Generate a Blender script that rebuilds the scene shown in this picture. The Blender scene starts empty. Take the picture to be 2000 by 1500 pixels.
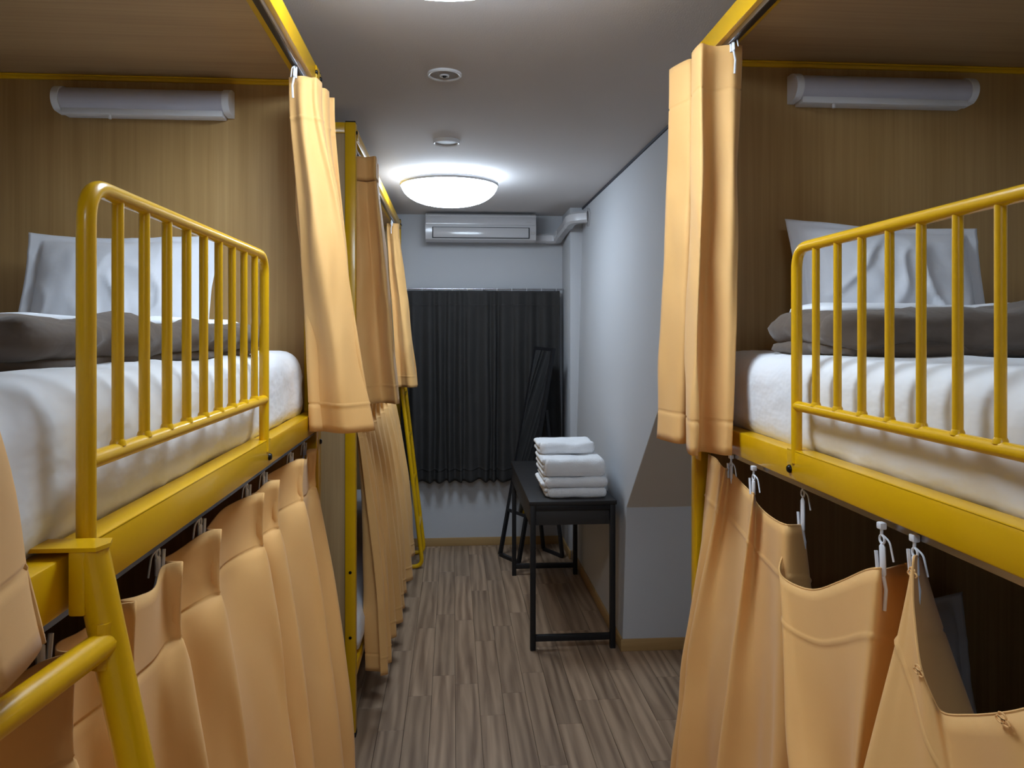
import bpy, bmesh, math, random
import numpy as np
from mathutils import Vector, Matrix, noise

# ------------------------------------------------------------------ camera, world, exposure
scene = bpy.context.scene
col = scene.collection
FPX, VPX, HORIZ, CAMH = 1500.0, 885.0, 650.0, 1.52
YAW = math.atan((1000.0 - VPX) / FPX)
cam_d = bpy.data.cameras.new('camera'); cam = bpy.data.objects.new('camera', cam_d); col.objects.link(cam)
cam_d.sensor_width = 36.0; cam_d.lens = FPX / 2000.0 * 36.0
cam_d.shift_y = -(750.0 - HORIZ) / 2000.0
cam_d.clip_start = 0.02
cam.location = (0, 0, CAMH); cam.rotation_euler = (math.radians(90), 0, -YAW)
scene.camera = cam
w = bpy.data.worlds.new('world'); scene.world = w; w.use_nodes = True
w.node_tree.nodes['Background'].inputs[0].default_value = (0.6, 0.7, 0.9, 1)
w.node_tree.nodes['Background'].inputs[1].default_value = 0.0
scene.view_settings.view_transform = 'Standard'
scene.view_settings.look = 'None'
scene.view_settings.exposure = 0.0
scene.view_settings.gamma = 1.0
scene.view_settings.use_curve_mapping = False
LAMP_STRENGTH = 25.0
LAMP_COLOR = (0.70, 0.845, 1.0)

SA, CA = math.sin(YAW), math.cos(YAW)
def ray(u, v):
    t = (u - 1000.0) / FPX
    return Vector((SA + t * CA, CA - t * SA, -(v - HORIZ) / FPX))
def atX(u, v, X):
    r = ray(u, v); s = X / r.x
    return Vector((X, r.y * s, CAMH + r.z * s))
def atY(u, v, Y):
    r = ray(u, v); s = Y / r.y
    return Vector((r.x * s, Y, CAMH + r.z * s))
def atZ(u, v, Z):
    r = ray(u, v); s = (Z - CAMH) / r.z
    return Vector((r.x * s, r.y * s, Z))

# ------------------------------------------------------------------ materials
def s2l(c):
    c /= 255.0
    return c / 12.92 if c <= 0.04045 else ((c + 0.055) / 1.055) ** 2.4
def rgb(r, g, b): return (s2l(r), s2l(g), s2l(b), 1.0)

class NT:
    def __init__(self, name):
        self.m = bpy.data.materials.new(name); self.m.use_nodes = True
        self.t = self.m.node_tree; self.n = self.t.nodes
        self.b = self.n['Principled BSDF']; self.out = self.n['Material Output']
    def node(self, typ, **kw):
        nd = self.n.new(typ)
        for k, v in kw.items(): setattr(nd, k, v)
        return nd
    def link(self, a, b): self.t.links.new(a, b)

def coords(M, scale, kind='Object', rnd=False):
    tc = M.node('ShaderNodeTexCoord'); mp = M.node('ShaderNodeMapping')
    mp.inputs['Scale'].default_value = scale
    src = tc.outputs[kind]
    if rnd:
        oi = M.node('ShaderNodeObjectInfo'); mu = M.node('ShaderNodeMath', operation='MULTIPLY'); mu.inputs[1].default_value = 37.0
        cx = M.node('ShaderNodeCombineXYZ'); ad = M.node('ShaderNodeVectorMath', operation='ADD')
        M.link(oi.outputs['Random'], mu.inputs[0])
        for i in range(3): M.link(mu.outputs[0], cx.inputs[i])
        M.link(src, ad.inputs[0]); M.link(cx.outputs[0], ad.inputs[1]); src = ad.outputs[0]
    M.link(src, mp.inputs['Vector'])
    return mp.outputs[0]

def mat(name, c, rough=0.5, metal=0.0, c2=None, nscale=(8, 8, 8), bump=0.0, bscale=(60, 60, 60), bdist=0.002, coat=0.0, spec=0.5, detail=4.0, sheen=0.0, transl=0.0):
    M = NT(name); b = M.b
    b.inputs['Base Color'].default_value = c; b.inputs['Roughness'].default_value = rough
    b.inputs['Metallic'].default_value = metal; b.inputs['Coat Weight'].default_value = coat
    b.inputs['Specular IOR Level'].default_value = spec; b.inputs['Sheen Weight'].default_value = sheen
    colout = None
    if c2:
        nz = M.node('ShaderNodeTexNoise'); nz.inputs['Scale'].default_value = 1.0; nz.inputs['Detail'].default_value = detail
        M.link(coords(M, nscale), nz.inputs['Vector'])
        rp = M.node('ShaderNodeValToRGB'); rp.color_ramp.elements[0].position = 0.3; rp.color_ramp.elements[1].position = 0.7
        rp.color_ramp.elements[0].color = c; rp.color_ramp.elements[1].color = c2
        M.link(nz.outputs['Fac'], rp.inputs['Fac']); colout = rp.outputs['Color']
        M.link(colout, b.inputs['Base Color'])
    nrm = None
    if bump:
        nb = M.node('ShaderNodeTexNoise'); nb.inputs['Scale'].default_value = 1.0; nb.inputs['Detail'].default_value = 3.0
        M.link(coords(M, bscale), nb.inputs['Vector'])
        bp = M.node('ShaderNodeBump'); bp.inputs['Strength'].default_value = bump; bp.inputs['Distance'].default_value = bdist
        M.link(nb.outputs['Fac'], bp.inputs['Height']); nrm = bp.outputs['Normal']; M.link(nrm, b.inputs['Normal'])
    if transl:
        tr = M.node('ShaderNodeBsdfTranslucent'); mx = M.node('ShaderNodeMixShader'); mx.inputs[0].default_value = transl
        tr.inputs['Color'].default_value = c
        if colout: M.link(colout, tr.inputs['Color'])
        M.link(b.outputs[0], mx.inputs[1]); M.link(tr.outputs[0], mx.inputs[2]); M.link(mx.outputs[0], M.out.inputs['Surface'])
    return M.m

def wood_board(name, ca, cb, axis):
    M = NT(name)
    sc = {'z': (110, 110, 2.2), 'y': (110, 2.2, 110), 'x': (2.2, 110, 110)}[axis]
    n1 = M.node('ShaderNodeTexNoise'); n1.inputs['Scale'].default_value = 1.0; n1.inputs['Detail'].default_value = 5.0
    M.link(coords(M, sc), n1.inputs['Vector'])
    n2 = M.node('ShaderNodeTexNoise'); n2.inputs['Scale'].default_value = 1.0; n2.inputs['Detail'].default_value = 2.0; n2.inputs['Distortion'].default_value = 0.6
    M.link(coords(M, tuple(max(0.5, s * 0.12) for s in sc)), n2.inputs['Vector'])
    ad = M.node('ShaderNodeMath', operation='ADD'); M.link(n1.outputs['Fac'], ad.inputs[0]); M.link(n2.outputs['Fac'], ad.inputs[1])
    hf = M.node('ShaderNodeMath', operation='MULTIPLY'); hf.inputs[1].default_value = 0.5; M.link(ad.outputs[0], hf.inputs[0])
    rp = M.node('ShaderNodeValToRGB'); rp.color_ramp.elements[0].position = 0.34; rp.color_ramp.elements[1].position = 0.66
    rp.color_ramp.elements[0].color = ca; rp.color_ramp.elements[1].color = cb
    M.link(hf.outputs[0], rp.inputs['Fac']); M.link(rp.outputs['Color'], M.b.inputs['Base Color'])
    M.b.inputs['Roughness'].default_value = 0.5; M.b.inputs['Specular IOR Level'].default_value = 0.35
    return M.m

def plank_mat():
    M = NT('floor_plank_wood')
    oi = M.node('ShaderNodeObjectInfo')
    n1 = M.node('ShaderNodeTexNoise'); n1.inputs['Scale'].default_value = 1.0; n1.inputs['Detail'].default_value = 6.0; n1.inputs['Distortion'].default_value = 0.9
    M.link(coords(M, (26, 1.5, 26), rnd=True), n1.inputs['Vector'])
    wv = M.node('ShaderNodeTexWave'); wv.inputs['Scale'].default_value = 1.0; wv.inputs['Distortion'].default_value = 9.0; wv.inputs['Detail'].default_value = 3.0; wv.inputs['Detail Scale'].default_value = 1.2
    M.link(coords(M, (7, 0.55, 6), rnd=True), wv.inputs['Vector'])
    mx = M.node('ShaderNodeMath', operation='MULTIPLY_ADD'); mx.inputs[1].default_value = 0.35
    M.link(wv.outputs['Fac'], mx.inputs[0]); M.link(n1.outputs['Fac'], mx.inputs[2])
    rp = M.node('ShaderNodeValToRGB'); e = rp.color_ramp.elements
    e[0].position = 0.36; e[0].color = rgb(122, 98, 78); e[1].position = 0.92; e[1].color = rgb(172, 145, 119)
    M.link(mx.outputs[0], rp.inputs['Fac'])
    hv = M.node('ShaderNodeHueSaturation')
    mr = M.node('ShaderNodeMapRange'); mr.inputs['To Min'].default_value = 0.84; mr.inputs['To Max'].default_value = 1.14
    M.link(oi.outputs['Random'], mr.inputs['Value']); M.link(mr.outputs[0], hv.inputs['Value']); M.link(rp.outputs['Color'], hv.inputs['Color'])
    M.link(hv.outputs['Color'], M.b.inputs['Base Color'])
    M.b.inputs['Roughness'].default_value = 0.42; M.b.inputs['Specular IOR Level'].default_value = 0.4
    bp = M.node('ShaderNodeBump'); bp.inputs['Strength'].default_value = 0.15; bp.inputs['Distance'].default_value = 0.001
    M.link(n1.outputs['Fac'], bp.inputs['Height']); M.link(bp.outputs['Normal'], M.b.inputs['Normal'])
    return M.m

MT = {}
MT['yellow'] = mat('yellow_paint', rgb(224, 172, 4), 0.3, bump=0.02, bscale=(160, 160, 160), coat=0.2, spec=0.4)
MT['board_z'] = wood_board('oak_board', rgb(172, 136, 84), rgb(194, 158, 104), 'z')
MT['board_y'] = wood_board('oak_board_roof', rgb(166, 132, 92), rgb(186, 152, 108), 'x')
MT['far_board'] = wood_board('pale_board', rgb(170, 142, 100), rgb(190, 162, 118), 'z')
MT['curtain'] = mat('apricot_cloth', rgb(246, 194, 122), 0.72, c2=rgb(241, 187, 113), nscale=(5, 5, 5), bump=0.12, bscale=(900, 900, 900), bdist=0.0006, sheen=0.15, transl=0.16)
MT['dark_curtain'] = mat('charcoal_cloth', rgb(50, 48, 47), 0.85, c2=rgb(44, 42, 41), nscale=(7, 7, 7), bump=0.1, bscale=(700, 700, 700), bdist=0.0006)
MT['sheet'] = mat('white_sheet', rgb(232, 233, 236), 0.8, bump=0.35, bscale=(9, 9, 16), bdist=0.02, sheen=0.1)
MT['pillow'] = mat('white_pillowcase', rgb(228, 230, 236), 0.8, bump=0.3, bscale=(12, 12, 12), bdist=0.012, sheen=0.1)
MT['blanket'] = mat('taupe_blanket', rgb(101, 88, 77), 0.85, c2=rgb(93, 80, 70), nscale=(6, 6, 6), bump=0.35, bscale=(14, 14, 22), bdist=0.015, sheen=0.2)
MT['lining'] = mat('white_lining', rgb(226, 228, 232), 0.8)
MT['towel'] = mat('terry_cloth', rgb(236, 236, 238), 0.95, bump=0.8, bscale=(320, 320, 320), bdist=0.003, sheen=0.3)
MT['wall'] = mat('wall_paper', rgb(190, 191, 194), 0.85, bump=0.25, bscale=(240, 240, 240), bdist=0.001)
MT['soffit'] = mat('soffit_paper', rgb(218, 214, 208), 0.85, bump=0.25, bscale=(240, 240, 240), bdist=0.001)
MT['ceiling'] = mat('ceiling_paper', rgb(212, 207, 205), 0.9, bump=0.4, bscale=(260, 120, 260), bdist=0.0012)
MT['baseboard'] = mat('tan_baseboard', rgb(176, 142, 92), 0.5, c2=rgb(166, 132, 84), nscale=(3, 60, 60))
MT['subfloor'] = mat('floor_joint', rgb(74, 62, 52), 0.8)
MT['plank'] = plank_mat()
MT['black_metal'] = mat('black_metal', rgb(27, 27, 30), 0.42, spec=0.4)
MT['black_wood'] = mat('black_wood', rgb(38, 35, 35), 0.5, c2=rgb(30, 28, 28), nscale=(3, 60, 60))
MT['drawer'] = mat('drawer_front', rgb(48, 46, 46), 0.5)
MT['bolt'] = mat('black_bolt', rgb(22, 20, 18), 0.35, metal=0.6)
MT['rubber'] = mat('black_rubber', rgb(16, 16, 16), 0.7)
MT['plastic'] = mat('white_plastic', rgb(226, 227, 230), 0.35)
MT['hook'] = mat('hook_plastic', rgb(226, 228, 234), 0.3, spec=0.5)
MT['diffuser'] = mat('lamp_diffuser', rgb(206, 204, 214), 0.3, transl=0.15)
MT['steel'] = mat('steel', rgb(190, 190, 195), 0.25, metal=1.0)
MT['track'] = mat('dark_track', rgb(46, 44, 48), 0.35, metal=0.5)
MT['ac'] = mat('ac_plastic', rgb(184, 182, 183), 0.16, spec=0.6)
MT['ac_gap'] = mat('ac_gap', rgb(40, 40, 42), 0.6)
MT['vent'] = mat('vent_plastic', rgb(168, 164, 162), 0.5)
MT['mirror'] = mat('mirror_glass', rgb(226, 228, 230), 0.02, metal=1.0)
MT['base'] = mat('dark_base', rgb(66, 42, 30), 0.7)
MT['ceil_trim'] = mat('ceiling_trim', rgb(52, 54, 64), 0.6)
M = NT('lamp_glow')
M.b.inputs['Base Color'].default_value = (0.9, 0.9, 0.9, 1); M.b.inputs['Emission Color'].default_value = LAMP_COLOR + (1,)
M.b.inputs['Emission Strength'].default_value = LAMP_STRENGTH
MT['glow'] = M.m

# ------------------------------------------------------------------ mesh helpers (all coordinates are world metres)
class MB:
    def __init__(self): self.v = []; self.f = []; self.smooth = False
    def add(self, vs, fs):
        o = len(self.v); self.v += [tuple(p) for p in vs]; self.f += [tuple(i + o for i in f) for f in fs]; return self
    def box(self, a, b, bev=0.0, seg=2):
        bm = bmesh.new(); bmesh.ops.create_cube(bm, size=1.0)
        c = [(a[i] + b[i]) / 2 for i in range(3)]; s = [abs(b[i] - a[i]) for i in range(3)]
        for v in bm.verts: v.co = Vector((c[0] + v.co.x * s[0], c[1] + v.co.y * s[1], c[2] + v.co.z * s[2]))
        if bev: bmesh.ops.bevel(bm, geom=bm.edges[:], offset=min(bev, min(s) * 0.45), segments=seg, profile=0.5, affect='EDGES')
        bm.verts.index_update()
        self.add([v.co for v in bm.verts], [[v.index for v in f.verts] for f in bm.faces]); bm.free(); return self
    def tube(self, pts, r, seg=12, cap=True, flat=None, closed=False):
        pts = [Vector(p) for p in pts]; n = len(pts); rings = []
        rr = r if isinstance(r, (list, tuple)) else [r] * n
        tans = []
        for i in range(n):
            if closed: t = pts[(i + 1) % n] - pts[i - 1]
            else: t = pts[min(i + 1, n - 1)] - pts[max(i - 1, 0)]
            tans.append(t.normalized())
        up = Vector((0, 0, 1)) if abs(tans[0].z) < 0.9 else Vector((0, 1, 0))
        nrm = (up - tans[0] * up.dot(tans[0])).normalized()
        vs = []; fs = []
        for i in range(n):
            if i: nrm = (nrm - tans[i] * nrm.dot(tans[i])).normalized()
            bn = tans[i].cross(nrm)
            for k in range(seg):
                a = 2 * math.pi * k / seg
                fx = flat if flat else 1.0
                vs.append(pts[i] + nrm * math.cos(a) * rr[i] + bn * math.sin(a) * rr[i] * fx)
        m = n if closed else n - 1
        for i in range(m):
            j = (i + 1) % n
            for k in range(seg):
                k2 = (k + 1) % seg
                fs.append((i * seg + k, i * seg + k2, j * seg + k2, j * seg + k))
        if cap and not closed:
            fs.append(tuple(range(seg))[::-1]); fs.append(tuple((n - 1) * seg + k for k in range(seg)))
        return self.add(vs, fs)
    def lathe(self, prof, c, seg=40, axis='z'):
        vs = []; fs = []
        for (r, h) in prof:
            for k in range(seg):
                a = 2 * math.pi * k / seg; x, y = r * math.cos(a), r * math.sin(a)
                vs.append({'z': (c[0] + x, c[1] + y, c[2] + h), 'x': (c[0] + h, c[1] + x, c[2] + y), 'y': (c[0] + x, c[1] + h, c[2] + y)}[axis])
        for i in range(len(prof) - 1):
            for k in range(seg):
                k2 = (k + 1) % seg; fs.append((i * seg + k, i * seg + k2, (i + 1) * seg + k2, (i + 1) * seg + k))
        fs.append(tuple(range(seg))[::-1]); fs.append(tuple((len(prof) - 1) * seg + k for k in range(seg)))
        return self.add(vs, fs)
    def prism(self, poly, axis, a, b):
        n = len(poly)
        def P(p, h): return {'x': (h, p[0], p[1]), 'y': (p[0], h, p[1]), 'z': (p[0], p[1], h)}[axis]
        vs = [P(p, a) for p in poly] + [P(p, b) for p in poly]
        fs = [tuple(range(n))[::-1], tuple(range(n, 2 * n))] + [(i, (i + 1) % n, n + (i + 1) % n, n + i) for i in range(n)]
        return self.add(vs, fs)
    def build(self, name, m, parent=None, smooth=None, solid=0.0, origin=None, angle=40):
        o = Vector(parent['_o']) if parent is not None else None
        if o is None:
            xs = np.array([tuple(p) for p in self.v])
            o = Vector(origin) if origin is not None else Vector(((xs[:, 0].min() + xs[:, 0].max()) / 2, (xs[:, 1].min() + xs[:, 1].max()) / 2, xs[:, 2].min()))
        me = bpy.data.meshes.new(name)
        me.from_pydata([tuple(Vector(p) - o) for p in self.v], [], self.f); me.update()
        bm = bmesh.new(); bm.from_mesh(me); bmesh.ops.recalc_face_normals(bm, faces=bm.faces[:])
        if smooth != False:
            for f in bm.faces: f.smooth = True
            if smooth is None:
                la = math.radians(angle)
                for e in bm.edges:
                    if len(e.link_faces) == 2 and e.calc_face_angle(0) > la: e.smooth = False
        bm.to_mesh(me); bm.free()
        me.materials.append(MT[m])
        ob = bpy.data.objects.new(name, me); col.objects.link(ob)
        if parent is None: ob.location = o
        else: ob.parent = parent
        ob['_o'] = tuple(o)
        if solid:
            md = ob.modifiers.new('thickness', 'SOLIDIFY'); md.thickness = solid; md.offset = 0
        return ob

def tag(o, label=None, cat=None, group=None, kind=None):
    if label: o['label'] = label
    if cat: o['category'] = cat
    if group: o['group'] = group
    if kind: o['kind'] = kind
    return o
def thing(name, loc, label, cat, group=None):
    o = bpy.data.objects.new(name, None); col.objects.link(o); o.location = loc; o['_o'] = tuple(loc)
    o.empty_display_size = 0.1
    return tag(o, label, cat, group)
def box(name, a, b, m, parent=None, bev=0.0): return MB().box(a, b, bev).build(name, m, parent)
def rounded(pts, r, n=6):
    pts = [Vector(p) for p in pts]; out = [pts[0]]
    for i in range(1, len(pts) - 1):
        a, b, c = pts[i - 1], pts[i], pts[i + 1]
        d1 = (a - b).normalized(); d2 = (c - b).normalized(); rr = min(r, (a - b).length * 0.45, (c - b).length * 0.45)
        p1, p2 = b + d1 * rr, b + d2 * rr
        for k in range(n + 1):
            t = k / n; out.append(p1 * (1 - t) ** 2 + b * 2 * t * (1 - t) + p2 * t ** 2)
    out.append(pts[-1]); return out
def densify(pts, step):
    out = []
    for a, b in zip(pts[:-1], pts[1:]):
        a, b = Vector(a), Vector(b); n = max(1, int((b - a).length / step))
        out += [a.lerp(b, i / n) for i in range(n)]
    return out + [Vector(pts[-1])]
def bolt(parent, p, axis, r=0.0075, d=0.006):
    MB().lathe([(r, 0), (r, d * 0.4), (r * 0.7, d * 0.9), (r * 0.25, d)] if d > 0 else [(r, 0), (r, d * 0.4), (r * 0.7, d * 0.9), (r * 0.25, d)], p, 14, axis).build('bolt', 'bolt', parent)

# ------------------------------------------------------------------ the room
CEIL = 2.362; YB = 5.5; YR = -2.5; XL = -1.37; XR = 1.57
def wallx(z): return 0.806 + 0.067 * z / CEIL
def struct(o): o['kind'] = 'structure'; return o

floor = struct(MB().box((XL, YR, -0.06), (XR, YB, -0.006)).build('floor', 'subfloor'))
random.seed(11)
PW, PL = 0.0985, 0.74
def plank_mesh(L):
    m = MB().box((-PW / 2 + 0.0006, -L / 2 + 0.0006, -0.006), (PW / 2 - 0.0006, L / 2 - 0.0006, 0.0), 0.0008, 1)
    me = bpy.data.meshes.new('plank'); me.from_pydata(m.v, [], m.f); me.update(); me.materials.append(MT['plank']); return me
full = plank_mesh(PL); cache = {}
fo = Vector(floor['_o']); k = 0
nx = int((XR - XL) / PW) + 1
for i in range(nx):
    x = XL + PW * (i + 0.5)
    if x + PW / 2 > XR: continue
    y = YR - random.choice([0.0, 0.25, 0.5, 0.12, 0.62, 0.37]) * PL
    while y < YB - 0.02:
        y0, y1 = max(y, YR), min(y + PL, YB)
        if y1 - y0 > 0.03:
            L = round(y1 - y0, 3)
            if abs(L - PL) < 1e-3: me = full
            else:
                if L not in cache: cache[L] = plank_mesh(L)
                me = cache[L]
            p = bpy.data.objects.new('plank', me); col.objects.link(p); p.parent = floor
            p.location = Vector((x, (y0 + y1) / 2, 0)) - fo
        y += PL

struct(box('ceiling', (XL, YR, CEIL), (XR, YB, CEIL + 0.08), 'ceiling'))
struct(box('wall_back', (XL, YB, 0), (XR, YB + 0.1, CEIL), 'wall'))
struct(box('wall_left', (XL - 0.1, YR, 0), (XL, YB, CEIL), 'wall'))
struct(box('wall_rear', (XL, YR - 0.1, 0), (XR, YR, CEIL), 'wall'))
struct(box('wall_recess', (XR, YR, 0), (XR + 0.1, YB, CEIL), 'wall'))
# right wall: above the diagonal of the stair soffit
YC, ZC, YT = 3.62, 0.685, 1.94
poly = [(YB, 0), (YC, 0), (YC, ZC), (YT, CEIL), (YB, CEIL)]
mb = MB()
vs = [(wallx(z), y, z) for y, z in poly] + [(wallx(z) + 0.12, y, z) for y, z in poly]
mb.add(vs, [(0, 1, 2, 3, 4), (5, 9, 8, 7, 6)] + [(i, (i + 1) % 5, 5 + (i + 1) % 5, 5 + i) for i in range(5)])
struct(mb.build('wall_right', 'wall', smooth=False))
struct(MB().prism([(wallx(0) + 0.0006, 0), (XR, 0), (XR, ZC), (wallx(ZC) + 0.0006, ZC)], 'y', YC - 0.003, YC + 0.1).build('wall_understair', 'wall', smooth=False))
mb = MB(); d = 0.1
yq = YC - 0.003; yw = YT - 0.003; xz, xc = wallx(ZC) + 0.001, wallx(CEIL) + 0.001
mb.add([(xz, yq, ZC), (XR, yq, ZC), (XR, yw, CEIL), (xc, yw, CEIL),
        (xz, yq + d, ZC), (XR, yq + d, ZC), (XR, yw + d, CEIL), (xc, yw + d, CEIL)],
       [(0, 1, 2, 3), (7, 6, 5, 4), (0, 4, 5, 1), (1, 5, 6, 2), (2, 6, 7, 3), (3, 7, 4, 0)])
struct(mb.build('wall_soffit', 'soffit', smooth=False))
# pilaster in the far right corner
struct(box('wall_pilaster', (0.785, 5.12, 0), (0.90, YB, CEIL), 'wall', bev=0.002))
# dark joint between wall and ceiling
mb = MB(); x = wallx(CEIL)
mb.box((x - 0.008, YT, CEIL - 0.012), (x + 0.004, 5.12, CEIL))
struct(mb.build('trim_1', 'ceil_trim'))
# baseboards
struct(box('baseboard_back', (XL, YB - 0.01, 0), (0.785, YB, 0.058), 'baseboard', bev=0.002))
struct(box('baseboard_right', (wallx(0) - 0.009, YC - 0.009, 0), (wallx(0) + 0.003, 5.12, 0.058), 'baseboard', bev=0.002))
struct(box('baseboard_understair', (wallx(0) - 0.009, YC - 0.01, 0), (XR, YC, 0.058), 'baseboard', bev=0.002))
struct(box('baseboard_pilaster', (0.776, 5.111, 0), (0.79, YB - 0.01, 0.058), 'baseboard', bev=0.002))

# ------------------------------------------------------------------ ceiling lamps and plates
def ceiling_light(x, y, label):
    t = thing('ceiling_light', (x, y, CEIL), label, 'ceiling light', 'round ceiling lights')
    MB().lathe([(0.205, 0.0), (0.205, -0.03), (0.2, -0.034)], (x, y, CEIL), 48).build('base_plate', 'plastic', t)
    MB().lathe([(0.252, -0.032), (0.262, -0.036), (0.265, -0.046), (0.26, -0.056), (0.252, -0.05)], (x, y, CEIL), 56).build('rim', 'plastic', t)
    prof = [(0.2, -0.03), (0.25, -0.032), (0.258, -0.044)]
    for k in range(1, 13):
        a = k / 12 * math.pi / 2
        prof.append((0.258 * math.cos(a) ** 0.8 + 0.0005, -0.044 - 0.115 * math.sin(a)))
    MB().lathe(prof, (x, y, CEIL), 56).build('diffuser', 'glow', t)
ceiling_light(-0.02, 4.15, 'lit round white ceiling lamp just before the air conditioner')
ceiling_light(-0.02, -1.2, 'added round white ceiling lamp, unseen behind the camera, brightening the near surfaces')  # extra unseen lamp, added to lift the light on surfaces near the camera
ceiling_light(-0.02, 1.47, 'lit round white ceiling lamp above the aisle between the two guard rails')

p = atZ(868, 144, CEIL)
t = thing('ceiling_speaker', (p.x, p.y, CEIL), 'round ceiling plate with a raised ring at its centre', 'ceiling plate')
MB().lathe([(0.056, 0), (0.056, -0.006), (0.052, -0.009), (0.047, -0.007), (0.047, 0)], (p.x, p.y, CEIL), 40).build('rim', 'plastic', t)
MB().lathe([(0.048, 0), (0.047, -0.004), (0.02, -0.005)], (p.x, p.y, CEIL), 40).build('disc', 'vent', t)
MB().tube([(p.x + 0.013 * math.cos(a * math.pi / 10), p.y + 0.013 * math.sin(a * math.pi / 10), CEIL - 0.007) for a in range(20)], 0.003, 8, closed=True).build('ring', 'plastic', t)
MB().lathe([(0.006, -0.004), (0.005, -0.013), (0.002, -0.014)], (p.x, p.y, CEIL), 16).build('nub', 'track', t)
p = atZ(872, 274, CEIL)
t = thing('ceiling_hatch', (p.x, p.y, CEIL), 'plain round ceiling plate close to the far lamp', 'ceiling plate')
MB().lathe([(0.058, 0), (0.058, -0.012), (0.055, -0.016), (0.05, -0.013), (0.05, 0)], (p.x, p.y, CEIL), 40).build('rim', 'plastic', t)
MB().lathe([(0.051, 0), (0.05, -0.01), (0.01, -0.011)], (p.x, p.y, CEIL), 40).build('disc', 'vent', t)

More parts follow.
